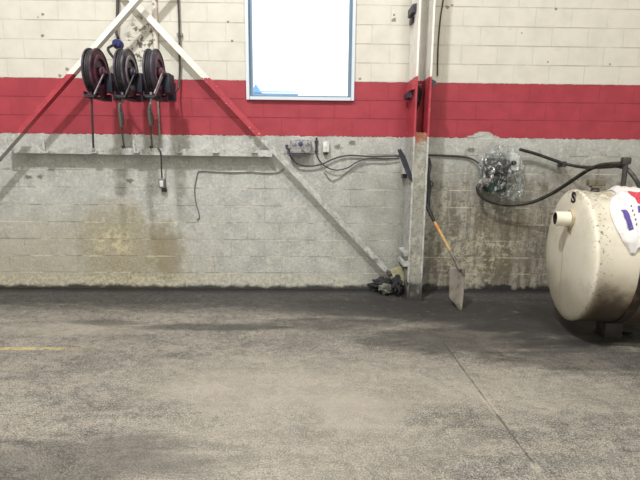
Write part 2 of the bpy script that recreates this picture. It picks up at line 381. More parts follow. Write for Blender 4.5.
PIPEG = plain('grey_painted_pipe', srgb(150, 146, 140), .5, .1, srgb(98, 90, 82), 24, (.5, .65))
PIPED = plain('dark_pipe', srgb(70, 66, 66), .5, .3, srgb(100, 94, 88), 20)
PIPEW = plain('white_painted_pipe', srgb(218, 213, 203), .5, 0, srgb(128, 96, 78), 16, (.55, .66))
BLUE = plain('blue_fitting_paint', srgb(44, 46, 112), .4, .1, srgb(28, 28, 60), 18)
BOXG = plain('grey_galvanised_box', srgb(150, 152, 158), .5, .25, srgb(104, 104, 112), 26, (.48, .62))
BOXD = plain('dark_grey_box', srgb(72, 74, 92), .5, .2)
WPLAST = plain('white_plastic', srgb(214, 216, 214), .45, 0, srgb(160, 158, 152), 20)
GREEN = plain('dark_green_cast_pump', srgb(24, 56, 48), .45, .2, srgb(24, 32, 32), 14)
GREYM = plain('grey_motor_paint', srgb(84, 83, 82), .5, .2, srgb(70, 72, 70), 18)
WOOD = plain('yellow_varnished_ash', srgb(190, 160, 104), .5, 0, srgb(160, 134, 94), 22, (.5, .7))
ORANGE = plain('orange_collar', srgb(196, 128, 64), .5)
SHOVELST = plain('worn_shovel_steel', srgb(126, 121, 112), .55, .2, srgb(104, 96, 84), 13, (.45, .65))
BAGW = plain('white_woven_sack', srgb(228, 226, 226), .5, 0, srgb(196, 190, 186), 12, (.5, .7))
PURPLE = plain('purple_print', srgb(86, 74, 150), .5, 0, srgb(120, 112, 172), 30)
REDP = plain('red_print', srgb(204, 58, 80), .5, 0, srgb(226, 130, 140), 34, (.56, .64))
BLACK = plain('black_paint', srgb(26, 24, 24), .6)
FOOTM = plain('blackened_steel_foot', srgb(58, 56, 54), .6, .2, srgb(34, 32, 32), 12)
RAGD = plain('oily_dark_rag', srgb(34, 33, 35), .85, 0, srgb(66, 62, 60), 16)
STONE = plain('grey_lump', srgb(112, 114, 104), .85, 0, srgb(60, 60, 56), 12, (.45, .65))
FRAMEM = plain('pale_blue_window_frame', srgb(210, 220, 230), .4, .2)
FRAMED = plain('grey_blue_window_sash', srgb(112, 134, 156), .4, .3)
ROOMW = plain('plain_room_paint', srgb(206, 202, 192), .7, 0, srgb(186, 182, 172), 3)
CEILM = plain('pale_ceiling', srgb(214, 212, 206), .8)

# ------------------------------------------------------------------ room
WX0, WX1, WZ0, WZ1 = -.712, .474, 2.25, 3.75          # window opening in the wall
LX, RX, BK, HT = -7.0, 7.0, -9.5, 8.6
def wall_with_hole():
    w = MB()
    w.lo_hi((LX, 0, 0), (WX0, .2, HT)); w.lo_hi((WX1, 0, 0), (RX, .2, HT))
    w.lo_hi((WX0, 0, 0), (WX1, .2, WZ0)); w.lo_hi((WX0, 0, WZ1), (WX1, .2, HT))
    return struct(w.build('wall_back', WALL))
wall_with_hole()
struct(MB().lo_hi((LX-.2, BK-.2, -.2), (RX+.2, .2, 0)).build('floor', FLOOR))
struct(MB().lo_hi((LX-.2, BK-.2, HT), (RX+.2, .2, HT+.2)).build('ceiling', CEILM))
struct(MB().lo_hi((LX-.2, BK-.2, 0), (LX, .2, HT)).build('wall_left', ROOMW))
struct(MB().lo_hi((RX, BK-.2, 0), (RX+.2, .2, HT)).build('wall_right', ROOMW))
struct(MB().lo_hi((LX, BK-.2, 0), (RX, BK, HT)).build('wall_front', ROOMW))

win = struct(thing('window_1', 'tall steel framed window above the red band', 'window', (-.12, 0, WZ0)))
del win['category']; del win['label']
fr = MB(); a = .028
fr.lo_hi((WX0-.016, -.03, WZ0-.022), (WX0+a-.012, .12, WZ1+.02)); fr.lo_hi((WX1-a+.012, -.03, WZ0-.022), (WX1+.016, .12, WZ1+.02))
fr.lo_hi((WX0+a-.006, -.03, WZ1-.03), (WX1-a+.006, .12, WZ1+.02))
fr.build('frame', FRAMEM, win)
MB().lo_hi((WX0+a-.006, -.04, WZ0-.022), (WX1-a+.006, .12, WZ0+.012)).build('sill', FRAMEM, win)
sh = MB(); i0, i1, j0, j1 = WX0+a-.012, WX1-a+.012, WZ0+.012, WZ1-.03
for (p, q) in (((i0, .03, j0), (i0+.036, .075, j1)), ((i1-.036, .03, j0), (i1, .075, j1)), ((i0+.03, .03, j0), (i1-.03, .075, j0+.022)), ((i0+.03, .03, j1-.03), (i1-.03, .075, j1))): sh.lo_hi(p, q)
sh.build('sash', FRAMED, win)
gl = NT('clear_window_glass', 0, 0)
gl.t.nodes.remove(gl.b); tr = gl.n('ShaderNodeBsdfTransparent'); gs = gl.n('ShaderNodeBsdfGlossy'); gs.inputs['Roughness'].default_value = .02
mx = gl.n('ShaderNodeMixShader'); mx.inputs[0].default_value = .04
gl.t.links.new(tr.outputs[0], mx.inputs[1]); gl.t.links.new(gs.outputs[0], mx.inputs[2]); gl.t.links.new(mx.outputs[0], gl.out.inputs[0])
MB().lo_hi((i0+.02, .05, j0+.012), (i1-.02, .056, j1-.02)).build('pane', gl.mat, win)

# outside, seen washed out at the foot of the window
bl = plain('pale_blue_cladding', srgb(160, 200, 232), .7); br_ = plain('blue_roof_sheet', srgb(104, 164, 214), .6)
y0 = 34.0
def out(u, v): return at(u, v-2.2, y0)
bd = thing('building', 'pale blue building far outside, its low roof at the window foot', 'building', (out(275, 97).x, y0, -.2))
p0, p1 = out(236, 95), out(298, 95.5)
MB().lo_hi((p0.x, y0, -.2), (p1.x, y0+9, p0.z)).build('wall', bl, bd)
r0, r1 = out(262, 91.5), out(297, 91.5)
MB().prism([(out(236, 91.5).x, y0-.4, p0.z), (p1.x+.5, y0-.4, p0.z), (r1.x-.6, y0+2.5, r1.z+.15), (out(236, 91).x, y0+2.5, r1.z+.15)], (0, .3, .05)).build('roof', br_, bd)
g0, g1, g2 = out(252, 94.5), out(261, 94.5), out(257, 87.5)
MB().prism([(g0.x, y0-.9, g0.z-.1), (g1.x, y0-.9, g0.z-.1), (g2.x, y0-.9, g2.z)], (0, 3.0, 0)).build('gable', br_, bd)
gn = NT('outside_ground', .9); gn.col(srgb(190, 190, 186))
struct(MB().lo_hi((-60, .3, -.6), (60, 90, -.2)).build('ground', gn.mat))

# ------------------------------------------------------------------ steel column
CX0, CX1, CYF, CYB = 1.105, 1.272, -.42, -.02
col = thing('steel_column', 'upright steel column with a red band, standing in front of the block wall', 'column', ((CX0+CX1)/2, -.22, 0))
MB().lo_hi((CX0, CYF, 0), (CX0+.02, CYB, HT)).build('flange', STEEL, col)
MB().lo_hi((CX1-.02, CYF, 0), (CX1, CYB, HT)).build('flange', STEEL, col)
MB().lo_hi((CX0+.02, -.12, 0), (CX1-.02, -.10, HT)).build('web', STEEL, col)
nf = MB(); w0, w1 = CX0+.021, CX1-.021
# rough-topped infill
gx, gz = 8, 70; vs = []; fs = []
for j in range(gz+1):
    for i in range(gx+1):
        x = w0+(w1-w0)*i/gx; top = 1.86+.05*noise.noise(Vector((x*25, 3, 0)))
        z = .01+(top-.01)*j/gz
        vs.append((x, CYF+.012-.012*noise.noise(Vector((x*30, z*12, 1)))*(0 if i in (0, gx) else 1), z))
nn = len(vs)
vs += [(x, -.1215, z) for (x, y, z) in vs]
for j in range(gz):
    for i in range(gx):
        q = j*(gx+1)+i; fs += [[q, q+1, q+gx+2, q+gx+1], [nn+q, nn+q+gx+1, nn+q+gx+2, nn+q+1]]
for i in range(gx): q = gz*(gx+1)+i; fs += [[q, q+1, q+1+nn, q+nn], [i, i+nn, i+1+nn, i+1]]
for j in range(gz):
    q = j*(gx+1); fs += [[q, q+gx+1, q+gx+1+nn, q+nn], [q+gx, q+gx+nn, q+gx+gx+1+nn, q+gx+gx+1]]
nf.add(vs, fs, True); nf.build('concrete_infill', INFILL, col, 'mottled concrete filling between the flanges with a rusty top')
def clip(z, h=.1, out_=.035, ya=-.415, yb=-.06, mat=None):
    b = MB(); b.prism([(CX0-out_, ya, z-h/2), (CX0, ya, z-h/2), (CX0, ya, z+h/2), (CX0-out_, ya, z+h/2-.012)], (0, yb-ya, 0)); b.build('ledge_clip_or_shade', mat or STEEL, col)
clip(2.36, .1); clip(2.275, .07, .05, -.3, -.06, DARKST); clip(3.15, .09, .045, -.3, -.06, DARKST); clip(3.06, .06, .03, -.2, -.08, DARKST)  # dark lower pieces stand for the shade under the clips
clip(1.45, .07, .06, -.2, -.05); clip(1.39, .05, .045, -.16, -.05, DARKST); clip(.53, .045, .05, -.41, -.08); clip(.415, .055, .055, -.41, -.08); clip(.37, .03, .045, -.38, -.1, DARKST)
cr = MB()
cr.prism([(CX1, -.40, 2.33), (CX1+.06, -.40, 2.36), (CX1+.05, -.40, 2.40), (CX1, -.40, 2.42)], (0, .2, 0))
cr.build('torn_tab', plain('bare_dark_steel', srgb(74, 62, 70), .6, .3, srgb(206, 196, 188), 18, (.55, .62)), col)
MB().lo_hi((CX0-.03, CYF-.03, 0), (CX1+.03, 0, .014)).build('base_plate', FOOTM, col)
gp = MB().prism([(CX0, -.2, .1), (CX0, -.2, .33), (CX0-.06, -.2, .34), (CX0-.16, -.2, .3), (CX0-.1, -.2, .15)], (0, .012, 0)); gp.build('gusset_plate', plain('yellowed_steel', srgb(176, 172, 138), .6, 0, srgb(110, 104, 84), 14), col)

rg = MB()
for k in range(3):
    x = 1.165+.02*k; rg.tube([(x, -.14, 2.40-.02*k), (x+.008, -.16, 2.30), (x-.006, -.15, 2.2), (x+.005, -.14, 2.1+.04*k)], [.016, .022, .02, .01], 8)
tag(rg.build('rag', RAGD), 'dark twisted rag stuffed in the red part of the column', 'rag')

# ------------------------------------------------------------------ A-frame braces and rail
def angle_iron(name, pa, pb, w, t, leg, side, mat, label, yb):
    pa, pb = Vector(pa), Vector(pb); x = (pb-pa).normalized(); n = Vector((0, -1, 0)); s = x.cross(n).normalized()
    if s.z > 0: s = -s                                   # s points to the lower side
    root = thing(name, label, 'brace', (pa.x, pa.y, pa.z))
    def sec(o1, o2, y1, y2):
        b = MB(); q = [pa+s*o1+Vector((0, y1, 0)), pa+s*o2+Vector((0, y1, 0)), pa+s*o2+Vector((0, y2, 0)), pa+s*o1+Vector((0, y2, 0))]
        b.prism(q, pb-pa); return b
    sec(-w/2, w/2, 0, t).build('front_leg', mat, root)
    sec(w/2-t, w/2, t, leg).build('lower_leg', mat, root)
    return root
def ext(p, q, z):                                        # extend line p->q to height z
    k = (z-p.z)/(q.z-p.z); return p+(q-p)*k
YL, YR = -.27, -.115
a_, b_ = at(134, 1, YL), at(6.5, 146, YL)
lb = angle_iron('diagonal_brace', ext(b_, a_, 4.6), ext(b_, a_, .03), .05, .012, .085, 1, STEEL, 'diagonal steel brace climbing from the left edge behind the left hose reel', 0)
c_, d_ = at(178.5, 49, YR), at(392, 276, YR)
rb = angle_iron('diagonal_brace', ext(d_, c_, 4.2), ext(d_, c_, .2), .066, .012, .05, 1, STEEL, 'diagonal steel brace running down right to the foot of the column', 0)
for (o, p, q, y) in ((lb, b_, a_, YL), (rb, d_, c_, YR)):
    k = MB(); top = ext(p, q, 3.9 if o is rb else 4.3)
    k.lo_hi((top.x-.04, y+.012, top.z-.04), (top.x+.04, 0, top.z+.04)); k.build('wall_bracket', STEEL, o)
e0 = ext(b_, a_, .95)
MB().lo_hi((e0.x-.04, YL+.012, e0.z-.04), (e0.x+.04, 0, e0.z+.04)).build('wall_bracket', STEEL, lb)

rl = at(7, 149.5, -.12); rr = at(272, 153.5, -.12)
rail = thing('wall_rail', 'horizontal steel rail on the wall below the red band', 'rail', ((rl.x+rr.x)/2, 0, rl.z))
w = .075
rm = MB(); rm.prism([rl+Vector((0, 0, -w/2)), rr+Vector((0, 0, -w/2)), rr+Vector((0, 0, w/2)), rl+Vector((0, 0, w/2))], (0, .01, 0)); rm.build('face', STEEL, rail)
rm = MB(); rm.prism([rl+Vector((0, .01, w/2-.012)), rr+Vector((0, .01, w/2-.012)), rr+Vector((0, .01, w/2)), rl+Vector((0, .01, w/2))], (0, .11, 0)); rm.build('top_flange', STEEL, rail)
for u in (8.5, 45, 93, 135, 177.5, 214.5, 253):
    p = at(u, 152.5, -.13); q = at(u, 139 if u != 93 else 147, -.13)
    k = MB(); k.lo_hi((p.x-.014, -.15, p.z), (p.x+.014, -.142, q.z)); k.lo_hi((p.x-.02, -.155, p.z-.005), (p.x+.05, -.1205, p.z+.014)); k.build('hanger_tab', STEEL, rail)

# ------------------------------------------------------------------ hose reels
def reel(x, y, z, disc_mat, ring_mat, label, kind):
    t = thing('hose_reel', label, 'hose reel', (x, y, z), (0, 0, 0), 'wall hose reels')
    T = Matrix.Translation((x, y, z)); r = .228
    for s in (-1, 1):
        pr = [(.0, .05), (.004, .05), (.004, .12), (.018, .13), (.018, .165), (.006, .18), (.006, r-.012), (.014, r-.004), (.010, r+.003), (-.006, r+.003), (-.006, .05)]
        pr = [(s*(.034+a_), b_) for a_, b_ in pr]
        fd = MB().lathe(pr, T, 56, True).build('flange_disc', disc_mat if s > 0 else DARKST, t)
    MB().lathe([(.0525, .128), (.058, .133), (.058, .162), (.0525, .167)], T, 48, True).build('disc_ring', ring_mat, fd)
    cl = MB()
    for i, rr_ in enumerate((.2, .2, .2)):
        cl.lathe([((i-1)*.02+.013*math.cos(q), rr_+.015*math.sin(q)) for q in [k*math.pi/4 for k in range(8)]], T, 40, True)
    cl.lathe([(-.033, .06), (-.033, .19), (.033, .19), (.033, .06)], T, 40, True)
    cl.build('wound_hose', BLACKRUB, t)
    MB().lathe([(-.06, .0), (-.06, .04), (.05, .04), (.05, .055), (.075, .055), (.085, .035), (.1, .035), (.1, .018), (.115, .018), (.115, 0)], T, 24).build('hub', MAROON if kind != 2 else DARKST, t)
    # arm from the hub to the roller guide
    gy, gz = -.15, -.245
    am = MB(); am.bar((x+.088, y, z+.01), (x+.045, y+gy-.03, z+gz+.012), .016 if kind < 3 else .04, .01, (1, 0, 0)); am.build('guide_arm', LTRING if kind != 2 else GREYM, t)
    g = MB(); g.lo_hi((x-.055, y+gy-.045, z+gz), (x+.05, y+gy+.045, z+gz+.009)); g.lo_hi((x-.06, y+gy-.04, z+gz), (x-.052, y+gy+.04, z+gz+.04))
    gpl = g.build('guide_plate', DARKST, t)
    for dy in (-.035, .035):
        MB().tube([(x-.045, y+gy+dy, z+gz-.012), (x+.045, y+gy+dy, z+gz-.012)], .011, 10, False).build('guide_roller', BLACKRUB, gpl)
    # pedestal back to the wall
    mb = MB(); mb.box((x+.105, y+.12, z-.09), (.07, .18, .2), bev=.012); mb.lo_hi((x-.03, y+.2, z-.16), (x+.03, -.012, z-.07)); mb.lo_hi((x-.03, y+.15, z-.16), (x+.14, y+.2, z-.07))
    mb.lo_hi((x-.06, -.014, z-.21), (x+.06, 0, z-.02)); mb.build('mount_pedestal', NAVY, t)
    lo = MB(); lo.prism([(x-.03, y-.06, z-.262), (x-.03, y+.22, z-.262), (x-.03, y+.22, z-.19), (x-.03, y+.06, z-.236)], (.085, 0, 0)); lo.build('base_cradle', NAVY, t)
    ex, ey, ez = x, y+gy, z+gz-.02
    if kind == 1:
        b = at(93.5, 150, ey); he = MB().tube([(ex, ey, ez+.06), (ex, ey, ez-.05), ((ex+b.x)/2, ey, (ez+b.z)/2), b], .011, 8).build('hose_end', BLACKRUB, t)
        q = at(93.5, 152, ey); MB().tube([b+Vector((0, 0, .02)), q], .016, 8, False).build('nozzle', PIPEG, he)
    else:
        us = ((119, 104), (120, 112), (121.5, 127), (124, 147)) if kind == 2 else ((150, 104), (149.5, 112), (150.5, 126), (152, 147))
        P = [at(u, v, ey) for u, v in us]
        he = MB().tube([(ex, ey, ez+.06), (ex, ey, ez-.03), P[0]], .012, 8).build('hose_end', CABLE if kind == 2 else LTRING, t)
        MB().tube([P[0], P[1], P[2]], [.012, .021, .015], 10, True).build('control_valve', GREYM, he)
        hd = MB(); a0 = P[1]; hd.tube([a0+Vector((.01, -.02, .03)), a0+Vector((.045, -.05, -.02)), a0+Vector((.05, -.05, -.13))], .007, 8); hd.build('trigger', BLACK, he)
        MB().tube([P[2], P[3]], .009, 8, False).build('nozzle_tube', BLACKRUB, he)
        MB().tube([P[3]+Vector((-.01, 0, .012)), P[3]+Vector((.0, 0, -.012))], .018, 8, False).build('nozzle_tip', BLACK, he)
    return t
YRL = -.55
c1, c2, c3 = at(97.5, 72.5, YRL), at(128, 73, YRL), at(156, 73, YRL)
reel(c1.x-.014, YRL, c1.z, DISC_RED, MAROON, 'dark hose reel with a maroon disc, leftmost of three, thin black hose hanging', 1)
reel(c2.x-.014, YRL, c2.z, DISC_GREY, LTRING, 'grey-disc hose reel in the middle, below the round blue fitting', 2)
reel(c3.x-.014, YRL, c3.z, DARKST, MAROON, 'dark hose reel with red hub, nearest the window, valve hanging', 3)

# supply pipes, conduit, cord
p0 = at(117, -14, -.04); p1 = at(117.5, 18, -.04); p2 = at(116, 30, -.08); p3 = at(118, 38, -.2)
sp = thing('supply_pipe', 'dark supply pipe dropping to a round blue fitting above the middle reel', 'pipe', (p0.x, 0, p3.z))
MB().tube([(p0.x, -.04, 4.4), (p0.x, -.04, p0.z), (p1.x, -.05, p1.z), p2, p3], .016, 10).build('pipe', PIPED, sp)
M = Matrix.Translation(at(118, 44.5, -.24)) @ Matrix.Rotation(R(90), 4, 'Z')
MB().lathe([(-.06, 0), (-.06, .04), (-.03, .052), (.03, .052), (.05, .035), (.05, 0)], M, 24).build('swivel_fitting', BLUE, sp)
q0 = at(118, 44.5, -.24); MB().tube([q0, (q0.x-.01, -.4, q0.z-.05), (q0.x, -.5, q0.z-.12), (c2.x-.04, -.55, c2.z+.04)], .014, 8).build('reel_feed', BLACKRUB, sp)
MB().lo_hi((p0.x-.03, -.03, 3.4), (p0.x+.03, 0, 3.44)).build('pipe_clip', PIPEG, sp)

s0, s1, s2, s3, s4 = at(178, 0, -.05), at(179.5, 45, -.05), at(179.5, 80, -.05), at(177, 90, -.1), at(172, 91, -.3)
s2p = thing('supply_pipe', 'thin grey pipe dropping down the wall and curling to the right-hand reel', 'pipe', (s0.x, 0, s3.z))
MB().tube([(s0.x-.01, -.04, 4.4), (s0.x, -.04, s0.z), s1, s2, s3, s4, (c3.x+.08, -.42, c3.z-.12)], .011, 10).build('pipe', PIPED, s2p)
MB().lo_hi((s1.x-.03, -.04, s1.z+.1), (s1.x+.03, 0, s1.z+.13)).build('pipe_clip', PIPEG, s2p)

k0, k1 = at(154.5, 0, -.03), at(160.3, 147, -.03)
kk = thing('conduit', 'white rust-flecked conduit running down behind the right-hand reel', 'conduit', (k0.x, 0, k1.z))
MB().tube([(k0.x, -.03, 4.4), (k0.x, -.03, k0.z), (k1.x, -.03, c3.z+.1)], .028, 12, False).build('upper_pipe', PIPEW, kk)
MB().tube([(k1.x, -.03, c3.z+.11), (k1.x, -.03, k1.z)], .011, 10, False).build('lower_pipe', PIPEG, kk)
MB().lo_hi((k1.x-.035, -.035, 2.9), (k1.x+.035, 0, 2.93)).build('pipe_clip', PIPEG, kk)
o0, o1, o2 = at(160.7, 153, -.135), at(161.5, 170, -.1), at(162, 178, -.06)
dc = thing('drop_outlet', 'short dark cord ending in a small outlet box below the rail', 'outlet', (o2.x, 0, o2.z))
MB().tube([(k1.x, -.135, k1.z-.01), o0, o1, o2], .009, 8).build('cord', DCABLE, dc)
ob = at(162.2, 183.5, -.04); bx = MB(); bx.box((ob.x, -.035, ob.z), (.07, .07, .11), bev=.01); obx = bx.build('outlet_box', plain('grimy_outlet_box', srgb(118, 116, 112), .5, .2, srgb(64, 62, 62), 28), dc)
fc = MB(); fc.box((ob.x, -.072, ob.z), (.04, .006, .07), bev=.002); fc.build('outlet_face', WPLAST, obx)
kp = MB(); kp.box((ob.x+.02, -.03, ob.z-.075), (.05, .05, .04), bev=.008); kp.build('plug', BLACK, dc)

# ------------------------------------------------------------------ junction boxes and cables
A, B = at(290, 139.5, -.1), at(311, 153.5, -.1)
jb = thing('junction_box', 'wide grey electrical box with round knockouts under the red band', 'electrical box', ((A.x+B.x)/2, 0, B.z))
jx, jz = (A.x+B.x)/2, (A.z+B.z)/2
MB().box((jx, -.052, jz), (B.x-A.x, .1, A.z-B.z), bev=.008).build('housing', BOXG, jb)
MB().box((jx, -.108, jz-.055), (B.x-A.x-.03, .012, .04), bev=.003).build('cover_strip', PIPEG, jb)
for dx in (-.075, .0, .075):
    M = Matrix.Translation((jx+dx, -.102, jz+.03)) @ Matrix.Rotation(R(90), 4, 'Z')
    MB().lathe([(-.014, .0), (-.014, .014), (-.008, .026), (.004, .026)], M, 20).build('knob', BOXD if dx == 0 else PIPEG, jb)
MB().lo_hi((A.x+.0, -.105, B.z-.02), (B.x-.0, 0, B.z-.001)).build('lower_lip', BOXD, jb)
MB().tube([(A.x+.01, -.05, jz-.03), (A.x-.035, -.05, jz-.02), (A.x-.04, -.05, jz+.02)], .016, 8).build('cable_gland', BOXD, jb)
V0, V1 = at(316.5, 137.5, -.03), at(316.5, 154, -.03)
cv = MB(); cv.tube([(V0.x, -.03, V0.z), (V0.x, -.03, V1.z)], .012, 8, False); cv.lo_hi((V0.x-.022, -.02, V0.z-.06), (V0.x+.022, 0, V0.z-.04)); cv.lo_hi((V0.x-.02, -.02, V1.z+.02), (V0.x+.02, 0, V1.z+.04))
tag(cv.build('conduit', DCABLE), 'short dark vertical conduit between the two wall boxes', 'conduit')
sb = at(326, 147, -.03)
wb = thing('outlet_box', 'small pale switch box right of the wide electrical box', 'switch box', (sb.x, 0, sb.z))
MB().box((sb.x, -.03, sb.z), (.075, .06, .12), bev=.008).build('housing', WPLAST, wb)
hs = [c for c in bpy.data.objects if c.parent == wb][0]
MB().box((sb.x, -.064, sb.z+.01), (.02, .012, .035), bev=.003).build('toggle', WPLAST, hs)
MB().tube([(sb.x, -.03, sb.z-.058), (sb.x, -.03, sb.z-.085)], .02, 10, False).build('connector', BLACK, wb)

def cable(name, pts, r, mat, label, cat='cable', n=8, **kw):
    P = [at(u, v, y) for (u, v, y) in pts]
    return tag(MB().tube(P, r, n).build(name, mat), label, cat, **kw)
cable('electric_cable', [(289, 150, -.05), (291, 157, -.06), (298, 164, -.05), (310, 166, -.045), (322, 164, -.04), (333, 159, -.035), (344, 156, -.03), (356, 155.5, -.03), (372, 156.5, -.03), (392, 156, -.03), (401, 156, -.012)], .009, DCABLE, 'grey cable drooping from the wide box then running level to the column')
cable('electric_cable', [(316.8, 153, -.04), (318.5, 159, -.045), (325, 166, -.05), (335, 170, -.05), (347, 168, -.05), (358, 161.5, -.05), (370, 158.2, -.05), (384, 158.6, -.05), (399, 158.3, -.035)], .0075, DCABLE, 'dark cable looping low from the short vertical conduit to the column')
cable('electric_cable', [(324, 172, -.012), (329, 178.5, -.014), (333, 180.5, -.014), (341, 177, -.014), (350, 170, -.014), (359, 163.5, -.016), (366, 160.5, -.02)], .0045, CABLE, 'thin pale cable looping lowest under the two wall boxes')
cable('electric_cable', [(402, 156.5, -.014), (416, 155.5, -.014), (430, 155, -.016), (445, 155.5, -.02), (462, 156.5, -.02), (472, 159, -.03), (480, 164, -.06), (488, 168, -.1)], .011, DCABLE, 'dark cable from the column to the plastic-wrapped pump')
cable('wall_cable', [(284, 168.5, -.012), (279, 172, -.012), (268, 173.3, -.012), (250, 172.2, -.012), (232, 172.6, -.012), (215, 171.8, -.012), (202, 171.2, -.012), (198.2, 172, -.012), (197, 176, -.012), (194.6, 190, -.012), (196, 203, -.012), (199.4, 216, -.012), (197, 220, -.012)], .0055, CABLE, 'thin grey cable crossing the grey wall then hanging to a loose end')

cable('electric_cable', [(452, -120, -.01), (444, -12, -.01), (443, 2, -.01), (441, 14, -.01), (439.5, 28, -.01), (438, 50, -.01), (437.5, 76, -.01)], .008, DCABLE, 'thin dark cable running down the right side of the column above the red band')
fb = MB(); pts = [(397.5, 149.5), (401, 149), (404.5, 155), (408, 163), (412, 175), (412.5, 182), (409.5, 180), (405, 170), (401, 160)]
fb.prism([at(u, v, -.43+(0 if u > 408 else .0)) for u, v in pts], (0, .014, 0))
tag(fb.build('scraper_blade', plain('dull_black_steel_blade', srgb(50, 52, 62), .5, .3, srgb(84, 84, 92), 14)), 'long black flat blade leaning on the left edge of the column', 'blade')

bh = MB(); bh.tube([at(429, 158, -.30), at(430, 166, -.34), at(428.6, 176, -.37), at(429.5, 188, -.36), at(428.4, 198, -.37), at(428.4, 207, -.37)], [.012, .02, .016, .024, .02, .024], 8)
bh.tube([at(429, 180, -.36), at(433, 183, -.36), at(432, 187, -.36), at(429.5, 185, -.36)], .008, 6)
tag(bh.build('hanging_strap', BLACKRUB), 'knotted black strap hanging on the right face of the column', 'strap')

# ------------------------------------------------------------------ shovel
S0, S1, S2, S3 = at(427, 206, -.40), at(433.5, 220, -.45), at(460, 269, -.66), at(461.5, 312, -.8)
S3.z = .004
sv = thing('shovel', 'flat steel shovel with a yellow shaft leaning on the column', 'shovel', S3)
ax = (S2-S0).normalized()
MB().tube([S0-ax*.02, S0, S0+(S1-S0)*.5, S1+ax*.02], [.018, .023, .022, .019], 10).build('grip', BLACKRUB, sv)
MB().tube([S1, S1+(S2-S1)*.8], .0165, 10, False).build('shaft', WOOD, sv)
cc = S1+(S2-S1)*.1; MB().tube([cc, cc+ax*.06], .0185, 10, False).build('collar', ORANGE, sv)
MB().tube([S1+(S2-S1)*.62, S1+(S2-S1)*.85, S2, at(462.5, 268, -.675), at(464, 276, -.69)], [.018, .02, .022, .022, .012], 10).build('socket', SHOVELST, sv)
# blade: a dished plate seen half edge-on
rowsB = [((451.5, 265.5), (464, 267.5)), ((449.5, 270), (465, 271.5)), ((449, 285), (464.5, 284)), ((449, 297), (463.5, 297)), ((455, 303.5), (462.3, 306)), ((460.2, 310), (461.7, 312))]
ys = [(-.58, -.68), (-.58, -.69), (-.61, -.72), (-.64, -.75), (-.7, -.78), (-.78, -.8)]
vs = []; nC = 7
for (l, r_), (yl, yr) in zip(rowsB, ys):
    a0, b0 = at(*l, yl), at(*r_, yr)
    for k in range(nC):
        t_ = k/(nC-1); p = a0.lerp(b0, t_); vs.append(p+Vector((-.02, .03, 0))*math.sin(math.pi*t_))
fs = [[i*nC+k, i*nC+k+1, (i+1)*nC+k+1, (i+1)*nC+k] for i in range(len(rowsB)-1) for k in range(nC-1)]
bb = MB(); bb.add(vs, fs, True); blade = bb.build('blade', SHOVELST, sv)
sd = blade.modifiers.new('thick', 'SOLIDIFY'); sd.thickness = .006; sd.offset = 0

# ------------------------------------------------------------------ debris at the column foot
def lump(name, c, r, mat, label, cat, seed, amp=.45, fr=2.2):
    bm = bmesh.new(); bmesh.ops.create_icosphere(bm, subdivisions=4, radius=1)
    zmin = 1e9
    for v in bm.verts:
        d = 1+amp*noise.fractal(v.co*fr+Vector((seed, 0, 0)), 1, 2, 4)
        v.co = Vector((v.co.x*r[0]*d, v.co.y*r[1]*d, v.co.z*r[2]*d)); zmin = min(zmin, v.co.z)
    bm.verts.index_update()
    b = MB(); b.add([v.co+Vector((c[0], c[1], c[2]-zmin)) for v in bm.verts], [[v.index for v in f.verts] for f in bm.faces], True); bm.free()
    return tag(b.build(name, mat, ang=180), label, cat)
def fl(u, v):
    d = ray(u, v); return ORG+d*(-ORG.z/d.z)
p = fl(384, 291.5); lump('stone', (p.x, -.22, 0), (.085, .07, .055), STONE, 'grey stone-like lump under the foot of the right diagonal brace', 'lump', 3)
lump('oily_rag', (p.x-.02, -.115, 0), (.13, .06, .07), RAGD, 'black oily rag heaped against the wall under the brace', 'rag', 9, .6)
lump('oily_rag', (1.02, -.27, 0), (.055, .07, .1), RAGD, 'black oily rag piled against the left side of the column foot', 'rag', 5, .6)
q = fl(375, 289.5); tag(MB().box((q.x-.02, -.07, .045), (.07, .08, .09), bev=.01).build('block', FOOTM), 'small dark block at the wall left of the grey lump', 'block')

# ------------------------------------------------------------------ wrapped pump
PX = lambda u, v, y=-.1: at(u, v, y)
pu = thing('transfer_pump', 'dark green pump on the wall inside clear plastic wrap', 'pump', (PX(495, 175).x, 0, PX(495, 195).z))
c = PX(496, 187); bo = MB(); bo.box((c.x, -.09, c.z), (.22, .14, .13), bev=.03); bo.tube([(c.x-.06, -.1, c.z), (c.x-.06, -.19, c.z)], .06, 16, False); bo.build('pump_body', GREEN, pu)
c = PX(497, 166); M = Matrix.Translation((c.x, -.1, c.z)); MB().lathe([(-.14, .0), (-.14, .07), (-.12, .09), (.1, .09), (.13, .075), (.13, 0)], M, 28).build('motor', plain('dark_motor_paint', srgb(62, 66, 66), .5, .2, srgb(40, 44, 44), 14), pu)
c = PX(514, 162); MB().box((c.x, -.08, c.z), (.1, .15, .2), bev=.02).build('terminal_box', WPLAST, pu)
c = PX(514, 163, -.165); M = Matrix.Translation((c.x, -.16, c.z)) @ Matrix.Rotation(R(90), 4, 'Z'); MB().lathe([(-.02, 0), (-.02, .025), (.01, .03), (.01, 0)], M, 16).build('knob', BLACK, pu)
c = PX(480, 181); MB().tube([(c.x+.12, -.1, c.z), (c.x+.03, -.1, c.z), (c.x, -.11, c.z-.03), (c.x, -.12, c.z-.07)], .032, 10).build('outlet_elbow', PIPEG, pu)
c = PX(497, 176); MB().lo_hi((c.x-.12, -.05, c.z-.16), (c.x+.14, 0, c.z+.16)).build('wall_plate', plain('dark_wall_plate', srgb(66, 68, 66), .6), pu)

